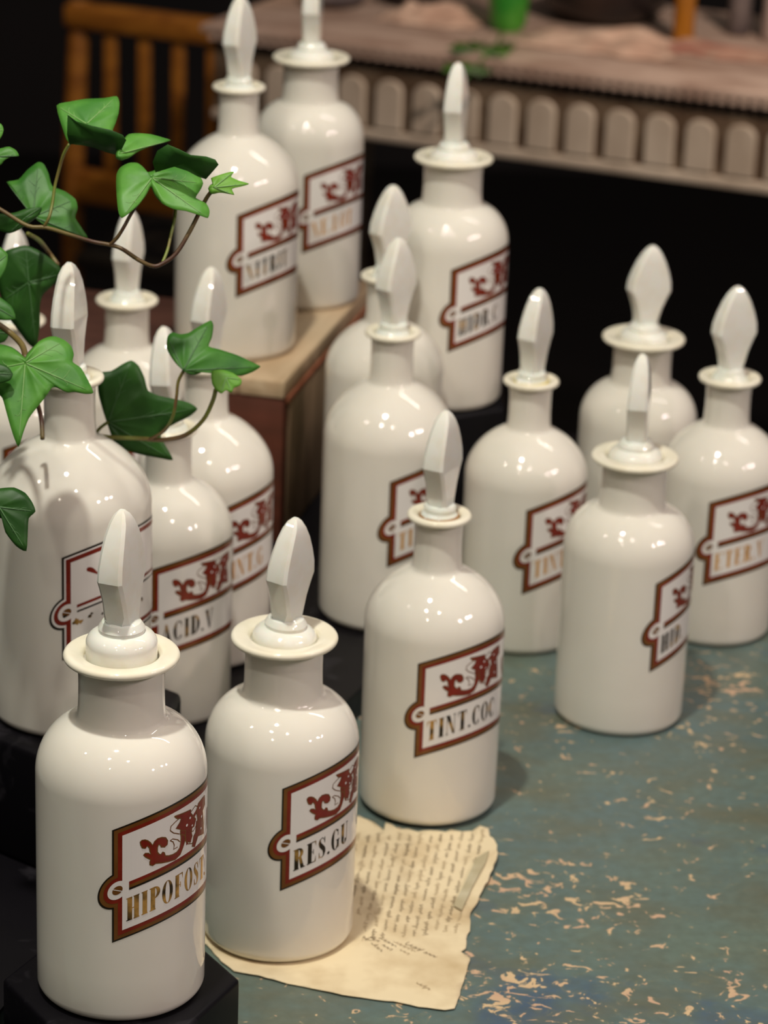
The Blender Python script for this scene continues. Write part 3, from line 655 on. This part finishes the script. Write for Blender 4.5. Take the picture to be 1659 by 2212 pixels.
B_('large white bottle in the middle whose TINT letters are half hidden by a stopper', 'narrow', .0015, 1.7353, .02, .1913, .0425, .0180, 52, 1.2, 2, 'TINT.', 'pale')
B_('white bottle almost hidden behind the large middle one, only neck and shoulder showing', 'narrow', -.0032, 1.8265, .02, .2015, .0398, .0182, 42, 1.2, 2, '', 'gold')
B_('white bottle behind the leaves at the left whose stopper stands under the ivy stem', 'narrow', -.1768, 1.8280, .02, .1780, .0405, .0208, 68, 1.5, 0, '', 'gold', nr=.0150)
B_('large white bottle in front of the crate, only NT.G of its lettering in view', 'narrow', -.1122, 1.6666, .02, .1876, .0425, .0180, 65, 1.8, 5, 'TINT.G', 'pale')
B_('white bottle lettered ACID.V behind the front left bottle', 'narrow', -.1277, 1.5773, .02, .1770, .0385, .0172, 74, -3.5, -15, 'ACID.V', 'dark')
B_('large white bottle at the left edge with a worn, almost illegible label', 'narrow', -.1670, 1.4171, .09, .1898, .0435, .0182, 74, 0, -6, '', 'dark', worn=True)
B_('white bottle cut by the left edge, mostly covered by dark ivy leaves', 'narrow', -.2439, 1.7768, .02, .1770, .0410, .0190, 70, 0, -14, '', 'gold')

# ------------------------------------------------------------------ handwritten paper
M['paper'] = mat('old_paper', (.72, .60, .38), .75)
noise_mix(M['paper'], (.74, .62, .40), (.50, .37, .20), 30, 6, .47, .78)
bump(M['paper'], 90, .5, .0006)
M['ink'] = mat('faded_ink', (.22, .16, .09), .7)
M['ink2'] = mat('worn_ink', (.44, .34, .20), .7)
pz = lambda x, y: .0009 + .0004 * (noise.noise(Vector((x * 40, y * 40, 0))) + 1)
def edge_lift(x, y):
    # the right and upper edges curl up a little
    d = max(0, (x - .046) / .025) if y > 1.33 else 0
    return .0035 * min(d, 1) ** 2 + (.002 * max(0, (y - 1.452) / .02) ** 2 if x < .07 else 0)
def under_bottle(x, y):
    return min(math.hypot(x + .0485, y - 1.3398), math.hypot(x - .0312, y - 1.4999)) < .046
def zz(x, y):
    if under_bottle(x, y): return TZ + .0009
    return TZ + pz(x, y) + edge_lift(x, y)
# build as a grid cut by the outline: fill outline, then subdivide with planes
bm = bmesh.new()
rr = random.Random(5)
fine = []
for i, p in enumerate(PAPER):
    q = PAPER[(i + 1) % len(PAPER)]
    L = math.hypot(q[0] - p[0], q[1] - p[1])
    k = max(1, int(L / .004))
    for j in range(k):
        f = j / k
        jit = .0007 if p[1] > 1.31 else .0003
        fine.append((p[0] + (q[0] - p[0]) * f + rr.uniform(-jit, jit), p[1] + (q[1] - p[1]) * f + rr.uniform(-jit, jit)))
f = bm.faces.new([bm.verts.new((x, y, 0)) for x, y in fine])
bmesh.ops.triangulate(bm, faces=[f])
for ax, lo, hi in ((0, -.10, .08), (1, 1.26, 1.49)):
    t = lo
    while t < hi:
        co = (t, 0, 0) if ax == 0 else (0, t, 0)
        no = (1, 0, 0) if ax == 0 else (0, 1, 0)
        bmesh.ops.bisect_plane(bm, geom=bm.verts[:] + bm.edges[:] + bm.faces[:], plane_co=co, plane_no=no, dist=1e-6)
        t += .006
for v in bm.verts: v.co.z = zz(v.co.x, v.co.y)
root = empty('handwritten_sheet', (0, 0, 0))
tag(root, 'torn yellowed sheet of old handwriting lying under the RES.GU bottle', 'paper')
pp = obj('sheet', bm, M['paper'], root, 180)
sm = pp.modifiers.new('thickness', 'SOLIDIFY'); sm.thickness = .0004; sm.offset = -1
# folded strip along the right edge
M['paper_fold'] = mat('folded_paper', (.50, .45, .31), .8)
noise_mix(M['paper_fold'], (.54, .49, .34), (.42, .36, .22), 40)
bm = bmesh.new()
fo = [(.0560, 1.3900), (.0500, 1.3640), (.0455, 1.3690), (.0520, 1.3950), (.0590, 1.4230), (.0660, 1.4300), (.0640, 1.4170)]
a = [bm.verts.new((x, y, zz(x, y) + .0008)) for x, y in fo]
b2 = [bm.verts.new((x, y, zz(x, y) + .0013)) for x, y in fo]
bm.faces.new(b2)
for i in range(len(fo)): bm.faces.new((a[i], a[(i + 1) % len(fo)], b2[(i + 1) % len(fo)], b2[i]))
obj('folded_strip', bm, M['paper_fold'], root)['label'] = 'grey-green strip folded over at the torn edge'
# handwriting: rows of small pen loops
bm = bmesh.new()
def pen(x0, y0, x1, y1, amp, n_words, seed, width=.00042, mi=0):
    r = random.Random(seed)
    L = math.hypot(x1 - x0, y1 - y0); dx, dy = (x1 - x0) / L, (y1 - y0) / L
    nx, ny = -dy, dx
    s = 0
    while s < L - .004:
        wl = r.uniform(.006, .016)
        e = min(L, s + wl)
        pts = []
        t = s; ph = r.uniform(0, 6)
        while t < e:
            ph += r.uniform(.55, 1.15)
            am = amp * (r.uniform(.35, 1.0) + (1.3 if r.random() < .10 else 0))
            o = math.sin(ph) * am
            back = math.cos(ph * .9) * amp * .45
            pts.append((x0 + dx * (t + back) + nx * o, y0 + dy * (t + back) + ny * o))
            t += .00036
        if len(pts) > 2:
            mm = 1 if r.random() < .3 else 0
            for qd in strip_poly(pts, width * r.uniform(.7, 1.1)):
                if any(under_bottle(px, py) for px, py in qd): continue
                vs = [bm.verts.new((px, py, zz(px, py) + .0003)) for px, py in qd]
                bm.faces.new(vs).material_index = mm
        s = e + r.uniform(.0015, .004)
for i, (x0, y0, x1, y1) in enumerate(LINES):
    if i % 1 == 0:
        pen(x0, y0, x1, y1, .0011, 9, 40 + i)
for i in range(5):     # a few rows crossing below the fold
    pen(-.004 + i * .006, 1.336 - i * .002, .008 + i * .007, 1.318 - i * .001, .0012, 2, 90 + i)
pen(.026, 1.288, .033, 1.281, .0012, 1, 99)
tri = bm.faces[:]
hw = obj('handwriting', bm, [M['ink'], M['ink2']], root, 'keep')
hw['label'] = 'rows of faded brown handwriting'

# ------------------------------------------------------------------ ivy
def leafmat(name, c1, c2):
    m = mat(name, c1, .45, 0, .3, Subsurface_Weight=.0)
    noise_mix(m, c1, c2, 55, 4, .38, .66)
    bump(m, 130, .35, .0006)
    n_, l_, b_ = nodes(m)
    tr = n_.new('ShaderNodeBsdfTranslucent'); tr.inputs[0].default_value = (c1[0] * 1.8, c1[1] * 1.5, c1[2] * .8, 1)
    ms = n_.new('ShaderNodeMixShader'); ms.inputs[0].default_value = .22
    out = n_['Material Output']
    l_.new(b_.outputs[0], ms.inputs[1]); l_.new(tr.outputs[0], ms.inputs[2]); l_.new(ms.outputs[0], out.inputs[0])
    return m
LM = [leafmat('ivy_mid_green', (.115, .33, .045), (.055, .21, .028)), leafmat('ivy_green', (.07, .23, .03), (.035, .15, .020)),
      leafmat('ivy_shaded_green', (.035, .12, .018), (.018, .07, .011)), leafmat('ivy_young_green', (.19, .42, .05), (.12, .32, .035))]  # third green has the shade of shadowed leaves and folds in its colour
M['vein'] = mat('ivy_vein', (.17, .34, .09), .5)
M['vein2'] = mat('ivy_vein_dark', (.06, .15, .045), .5)
M['stem_g'] = mat('ivy_petiole', (.16, .20, .035), .45)
noise_mix(M['stem_g'], (.17, .21, .035), (.16, .09, .03), 60)
M['stem_b'] = mat('ivy_vine', (.10, .06, .02), .5)
noise_mix(M['stem_b'], (.15, .11, .03), (.07, .028, .014), 45)
ivy = empty('trailing_ivy', (-.33, 1.42, TZ + .02))
tag(ivy, 'green ivy trailing in from the left edge in front of the bottles', 'plant')
IV = Vector(ivy.location)
CAMV = Vector((0, 0, TZ + .7545))
rl = random.Random(11)
for J, out, tips, shd in LEAVES:
    bm = bmesh.new()
    J = Vector(J)
    # densify outline, rounded between the given points
    n_ = len(out); ring_pts = []; tipi = {}
    for i in range(n_):
        p0, p1, p2, p3 = (Vector(out[(i + k) % n_]) for k in (-1, 0, 1, 2))
        if i in tips: tipi[len(ring_pts)] = i
        for k in range(3):
            t = k / 3
            cr_ = .5 * ((2 * p1) + (-p0 + p2) * t + (2 * p0 - 5 * p1 + 4 * p2 - p3) * t * t + (-p0 + 3 * p1 - 3 * p2 + p3) * t ** 3)
            ring_pts.append(cr_.lerp(p1.lerp(p2, t), .35))
    K = 6
    toc = (CAMV - J).normalized()
    size = max((p - J).length for p in ring_pts)
    seed = rl.uniform(0, 50)
    tipdirs = [(ring_pts[i] - J).normalized() for i in tipi]
    def pos(i, s):
        p = ring_pts[i % len(ring_pts)]
        d = (p - J)
        q = J + d * s
        dn = d.normalized()
        near = max([dn.dot(td) for td in tipdirs] + [-1])
        valley = max(0, (near - .86) / .14)          # valleys along the main veins, bulges between them
        bul = size * (.05 * (1 - valley) - .015) * math.sin(min(s, 1) * PI * .85)
        droop = -size * .10 * s * s
        wob = size * .035 * noise.noise(q * 60 + Vector((seed, 0, 0)))
        return q + toc * (bul + droop * (0.6 if valley else 1) + wob * s)
    N = len(ring_pts)
    cv = bm.verts.new(pos(0, 0.0))
    rings = [[bm.verts.new(pos(i, k / K)) for i in range(N)] for k in range(1, K + 1)]
    for i in range(N): bm.faces.new((cv, rings[0][i], rings[0][(i + 1) % N])).material_index = 0
    for a_, b_ in zip(rings, rings[1:]):
        for i in range(N): bm.faces.new((a_[i], a_[(i + 1) % N], b_[(i + 1) % N], b_[i])).material_index = 0
    for v in bm.verts: v.co -= IV
    lf = obj('leaf', bm, [LM[shd]], ivy, 180)
    md = lf.modifiers.new('thickness', 'SOLIDIFY'); md.thickness = .0003; md.offset = 0
    # veins
    bm = bmesh.new()
    for ti in tipi:
        pts = [pos(ti, s) + toc * .00028 for s in (.02, .15, .3, .45, .6, .75, .88)]
        tube(bm, [p - IV for p in pts], [.00045, .0004, .00035, .0003, .00025, .0002, .00012], 5)
        for s, da in ((.35, .5), (.55, .45)):
            for sg in (-1, 1):
                off = int(sg * N * .05)
                a_ = pos(ti, s); b_ = pos((ti + off) % N, min(s + .22, .85))
                mid = pos((ti + off // 2) % N, s + .12)
                tube(bm, [a_ + toc * .0002 - IV, mid + toc * .0002 - IV, b_ + toc * .0002 - IV], [.0002, .00016, .0001], 4)
    vv = obj('vein', bm, M['vein'] if shd in (0, 3) else M['vein2'], lf, 180)
for out, shd in FLAPS:
    bm = bmesh.new()
    pts = [Vector(p) - IV for p in out]
    c0 = sum(pts, Vector()) / len(pts)
    toc = (CAMV - IV - c0).normalized()
    cv = bm.verts.new(c0 + toc * .001)
    ring_v = [bm.verts.new(p) for p in pts]
    midr = [bm.verts.new(c0.lerp(p, .5) + toc * .0008) for p in pts]
    N = len(pts)
    for i in range(N):
        bm.faces.new((cv, midr[i], midr[(i + 1) % N])); bm.faces.new((midr[i], midr[(i + 1) % N], ring_v[(i + 1) % N], ring_v[i]))
    lf = obj('folded_leaf_lobe', bm, [LM[shd]], ivy, 180)
    md = lf.modifiers.new('thickness', 'SOLIDIFY'); md.thickness = .0003; md.offset = 0
for kind, pts, r, kk in STEMS:
    bm = bmesh.new(); tube(bm, [Vector(p) - IV for p in pts], r, 8)
    obj(kind, bm, M['stem_g'] if kk else M['stem_b'], ivy, 180)

# ------------------------------------------------------------------ background console table
M['marble'] = mat('mottled_pale_wood', (.42, .31, .23), .5)
noise_mix(M['marble'], (.58, .44, .35), (.36, .24, .18), 14, 6, .38, .66, (1, 2.5, 1))
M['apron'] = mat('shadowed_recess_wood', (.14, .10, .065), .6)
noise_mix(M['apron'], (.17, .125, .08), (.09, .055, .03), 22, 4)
M['panel'] = mat('pale_limed_wood', (.40, .35, .27), .55)
noise_mix(M['panel'], (.56, .49, .39), (.40, .33, .25), 18, 4, .35, .7, (1, 1, .5))
cdir = Vector((.92250, -.38600, 0)); cn = Vector((.386, .9225, 0))
can = math.atan2(-.386, .9225)
con = empty('console_table', (-.2235, 3.3385, 0), can)
tag(con, 'pale carved console table with a fluted apron in the blurred background', 'table')
LEN, DEP = 1.35, .42
zt = TZ + .08
bm = bmesh.new(); box(bm, -.012, -.008, zt - .009, LEN + .012, DEP, zt, .002); obj('top', bm, M['marble'], con, 40)
bm = bmesh.new()
k = 0
while k * .0125 < LEN: 
    box(bm, k * .0125, -.007, zt - .0165, k * .0125 + .0070, .007, zt - .0088); k += 1
obj('dentil_trim', bm, M['marble'], con)
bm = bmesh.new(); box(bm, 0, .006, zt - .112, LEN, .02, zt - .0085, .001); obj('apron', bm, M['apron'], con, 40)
bm = bmesh.new()
k = 0
x = .022
while x < LEN - .03:
    w_ = .0350; z0, z1 = zt - .098, zt - .052
    pts = [(x, z0), (x + w_, z0), (x + w_, z1)] + [(x + w_ / 2 + w_ / 2 * math.cos(a * PI / 8), z1 + w_ * .35 * math.sin(a * PI / 8)) for a in range(1, 8)] + [(x, z1)]
    a_ = [bm.verts.new((px, .0065, pz_)) for px, pz_ in pts]
    b_ = [bm.verts.new((px + (x + w_ / 2 - px) * .14, .0005, pz_ + (z0 + .022 - pz_) * .04)) for px, pz_ in pts]
    bm.faces.new(b_)
    for i in range(len(pts)): bm.faces.new((a_[i], a_[(i + 1) % len(pts)], b_[(i + 1) % len(pts)], b_[i]))
    x += .0470
obj('fluting', bm, M['panel'], con, 30)
bm = bmesh.new(); box(bm, 0, -.001, zt - .113, LEN, .02, zt - .1005, .004); obj('lower_moulding', bm, M['panel'], con, 40)
bm = bmesh.new(); box(bm, 0, .02, zt - .112, .014, DEP - .02, zt - .02, .001); obj('side_rail', bm, M['marble'], con, 40)
for lx, ly in ((.02, .03), (LEN - .02, .03), (.02, DEP - .03), (LEN - .02, DEP - .03)):
    bm = bmesh.new(); lathe(bm, [(.014, 0), (.02, .02), (.012, .05), (.016, .4), (.024, .65), (.026, zt - .112)], 20)
    obj('leg', bm, M['apron'], con, 40, (lx, ly, 0))

M['shade_strip'] = mat('shade_strip_brown', (.035, .022, .014), .7); noise_mix(M['shade_strip'], (.04, .025, .016), (.022, .014, .01), 30)
bm = bmesh.new(); box(bm, .0, .003, zt - .027, LEN, .0065, zt - .0088, .001); obj('shade_strip', bm, M['shade_strip'], con, 40)  # added strip, its dark brown stands in for shade under the top
# things on the console
def gl(name, col, rough=.1, tr=.7):
    return mat(name, col, rough, 0, .5, Transmission_Weight=tr)
def conpt(px, py): return (px, py, zt)
M['greenglass'] = gl('green_glass', (.03, .35, .03), .15, .35)
noise_mix(M['greenglass'], (.03, .36, .03), (.12, .50, .05), 20)
bm = bmesh.new(); lathe(bm, [(.0001, .001), (.017, 0), (.0225, .01), (.025, .05), (.026, .10), (.022, .13), (.012, .15), (.011, .19), (.014, .2)], 32)
tag(obj('green_vase', bm, M['greenglass'], None, 60, (.125, 3.372, zt)), 'blurred green vase at the top edge on the console table', 'vase')
M['sprig'] = mat('blurred_leaf_green', (.06, .16, .02), .5)
noise_mix(M['sprig'], (.08, .20, .02), (.03, .09, .01), 30)
sp = empty('ivy_sprig', (.10, 3.19, zt))
tag(sp, 'small green ivy sprig hanging over the front edge of the console table', 'plant')
rs = random.Random(2)
bm = bmesh.new(); tube(bm, [(.02, .16, .004), (.012, .08, .006), (.0, .02, .008), (-.02, -.012, -.012), (-.04, -.018, -.03)], .0015, 6); obj('stem', bm, M['sprig'], sp, 180)
for i in range(11):
    cx, cy, cz = rs.uniform(-.045, .02), rs.uniform(-.02, .03), rs.uniform(-.028, .012)
    if cy > -.012 and cz < .004: cz = .006
    bm = bmesh.new(); s = rs.uniform(.010, .016); rz = rs.uniform(0, 6)
    pts = [(math.cos(a + rz) * s * q, math.sin(a + rz) * s * q) for a, q in ((0, 1.2), (.7, .6), (1.3, 1), (2.2, .6), (3.1, .4), (4.1, .6), (5, 1), (5.6, .6))]
    f0 = bm.faces.new([bm.verts.new((cx + p[0], cy - abs(p[1]) * .3, cz + p[1] * .6 + .004)) for p in pts])
    r_ = bmesh.ops.extrude_face_region(bm, geom=[f0]);
    for v in r_['geom']:
        if isinstance(v, bmesh.types.BMVert): v.co.y += .0006
    obj('leaf', bm, M['sprig'], sp)
M['amber'] = gl('amber_glass', (.55, .22, .02), .15, .4)
cs = empty('amber_candlestick', (.330, 3.332, zt)); tag(cs, 'amber brown candlestick near the right end of the console table', 'candlestick')
bm = bmesh.new(); lathe(bm, [(.0001, 0), (.0135, 0), (.0135, .008), (.0125, .012), (.0125, .085), (.0135, .088)], 24); obj('column', bm, M['amber'], cs, 60)
M['brass'] = mat('brass', (.8, .5, .15), .3, 1)
bm = bmesh.new(); lathe(bm, [(.0135, .088), (.016, .09), (.016, .096), (.009, .1), (.009, .12)], 24); obj('brass_cup', bm, M['brass'], cs, 60)
# crumpled cloth
M['cloth'] = mat('pinkish_linen', (.55, .36, .26), .85)
noise_mix(M['cloth'], (.66, .48, .36), (.50, .33, .24), 20)
def cloth(name, cx, cy, lx, ly, hgt, mt_, label, cat, seed, rz=0):
    bm = bmesh.new(); NX, NY = 36, 22
    g = []
    for i in range(NX + 1):
        row = []
        for j in range(NY + 1):
            u, v = i / NX - .5, j / NY - .5
            e = min(1, (0.5 - abs(u)) * 6) * min(1, (.5 - abs(v)) * 5)
            hh = hgt * (.15 + abs(noise.noise(Vector((u * 2.2 + seed, v * 3.5, seed)))) * 2.0) * max(e, 0) + .001
            jx = .012 * noise.noise(Vector((v * 6, seed, 1)))
            row.append(bm.verts.new((u * lx + jx, v * ly + .012 * noise.noise(Vector((u * 6, 2, seed))), hh)))
        g.append(row)
    for i in range(NX):
        for j in range(NY): bm.faces.new((g[i][j], g[i + 1][j], g[i + 1][j + 1], g[i][j + 1]))
    o = obj(name, bm, mt_, None, 180, (cx, cy, zt))
    o.rotation_euler = (0, 0, rz)
    sd = o.modifiers.new('thickness', 'SOLIDIFY'); sd.thickness = .0008; sd.offset = 1
    return tag(o, label, cat)
cloth('linen_cloth', .235, 3.300, .18, .11, .016, M['cloth'], 'crumpled pinkish cloth between the green vase and the amber candlestick', 'cloth', 3.1, can)
M['redcloth'] = mat('russet_cloth', (.34, .12, .08), .9)
noise_mix(M['redcloth'], (.36, .13, .09), (.45, .28, .20), 24)
cloth('russet_cloth', .365, 3.285, .14, .075, .006, M['redcloth'], 'flat russet cloth under the amber candlestick', 'cloth', 7.7, can)
cloth('crumpled_paper', .045, 3.42, .12, .10, .014, M['cloth'], 'crumpled pale paper left of the green vase', 'paper', 5.2, can)
M['darkobj'] = mat('dark_brown_glaze', (.028, .016, .012), .35)
noise_mix(M['darkobj'], (.030, .017, .013), (.012, .008, .008), 12)
bm = bmesh.new(); lathe(bm, [(.03, 0), (.055, .004), (.075, .02), (.082, .045), (.080, .05), (.05, .052)], 40)
tag(obj('dark_bowl', bm, M['darkobj'], None, 60, (.245, 3.46, zt)), 'dark brown bowl behind the crumpled cloth on the console table', 'bowl')
bm = bmesh.new(); lathe(bm, [(.02, 0), (.038, .003), (.042, .02), (.03, .035), (.012, .04)], 32)
tag(obj('dark_dish', bm, M['darkobj'], None, 60, (.012, 3.515, zt)), 'dark dish at the top edge left of the green vase', 'dish')
bm = bmesh.new(); lathe(bm, [(.02, 0), (.036, .003), (.04, .012), (.03, .02), (.012, .022)], 32)
M['greystone'] = mat('grey_stone', (.16, .13, .12), .6); noise_mix(M['greystone'], (.18, .15, .14), (.10, .08, .08), 20)
tag(obj('grey_dish', bm, M['greystone'], None, 60, (-.085, 3.488, zt)), 'grey-brown dish at the left end of the console table', 'dish')
M['white_ceramic'] = mat('white_ceramic', (.62, .55, .52), .3); noise_mix(M['white_ceramic'], (.80, .72, .70), (.70, .62, .60), 15)
bm = bmesh.new(); lathe(bm, [(.022, 0), (.026, .003), (.026, .11), (.023, .115)], 32)
tag(obj('white_jar', bm, M['white_ceramic'], None, 60, (.452, 3.365, zt)), 'tall white jar in the top right corner', 'jar')
bm = bmesh.new(); lathe(bm, [(.012, 0), (.014, .003), (.014, .09), (.010, .1)], 32)
tag(obj('grey_jar', bm, M['greystone'], None, 60, (.402, 3.395, zt)), 'slim grey jar just left of the white jar', 'jar')

# ------------------------------------------------------------------ chair
M['chair'] = wood('orange_brown_wood', (.30, .125, .018), (.18, .065, .010), (3, 3, 9), 6, .4)
ch = empty('wooden_chair', (-.432, 3.76, 0), can)
tag(ch, 'orange-brown wooden chair with a slatted back at the upper left', 'chair')
def bar(name, pts, r, sq=True):
    bm = bmesh.new()
    (x0, y0, z0), (x1, y1, z1) = pts
    tube(bm, pts, r, 12)
    return obj(name, bm, M['chair'], ch, 180)
CW = .305
for px in (0, CW):
    bm = bmesh.new(); sx = -1 if px == 0 else 1
    tube(bm, [(px + sx * .035, .05, 0), (px + sx * .018, .02, .35), (px + sx * .006, 0, .5), (px, .0, .65), (px, .012, .768)], [.012, .014, .0145, .0145, .013], 14)
    obj('rear_leg', bm, M['chair'], ch, 180)
bm = bmesh.new(); box(bm, -.014, -.012, TZ - .016, CW + .014, .022, TZ + .016, .006); obj('top_rail', bm, M['chair'], ch, 40)
bm = bmesh.new(); box(bm, .0, -.012, TZ - .252, CW, .012, TZ - .207, .005); obj('lower_rail', bm, M['chair'], ch, 40)
for k in range(5):
    x = .052 + k * .0505
    bm = bmesh.new(); box(bm, x - .0085, -.004, TZ - .21, x + .0085, .006, TZ - .012, .002); obj('slat', bm, M['chair'], ch, 40)
M['seat'] = mat('dark_seat', (.012, .008, .007), .7); noise_mix(M['seat'], (.013, .009, .008), (.008, .006, .005), 20)
bm = bmesh.new(); box(bm, -.01, .0, .40, CW + .01, .36, .425, .008); obj('seat', bm, M['seat'], ch, 40)
for px in (0.0, CW):
    bm = bmesh.new(); tube(bm, [(px, .34, 0), (px, .34, .2), (px, .34, .40)], [.011, .014, .015], 14); obj('front_leg', bm, M['chair'], ch, 180)
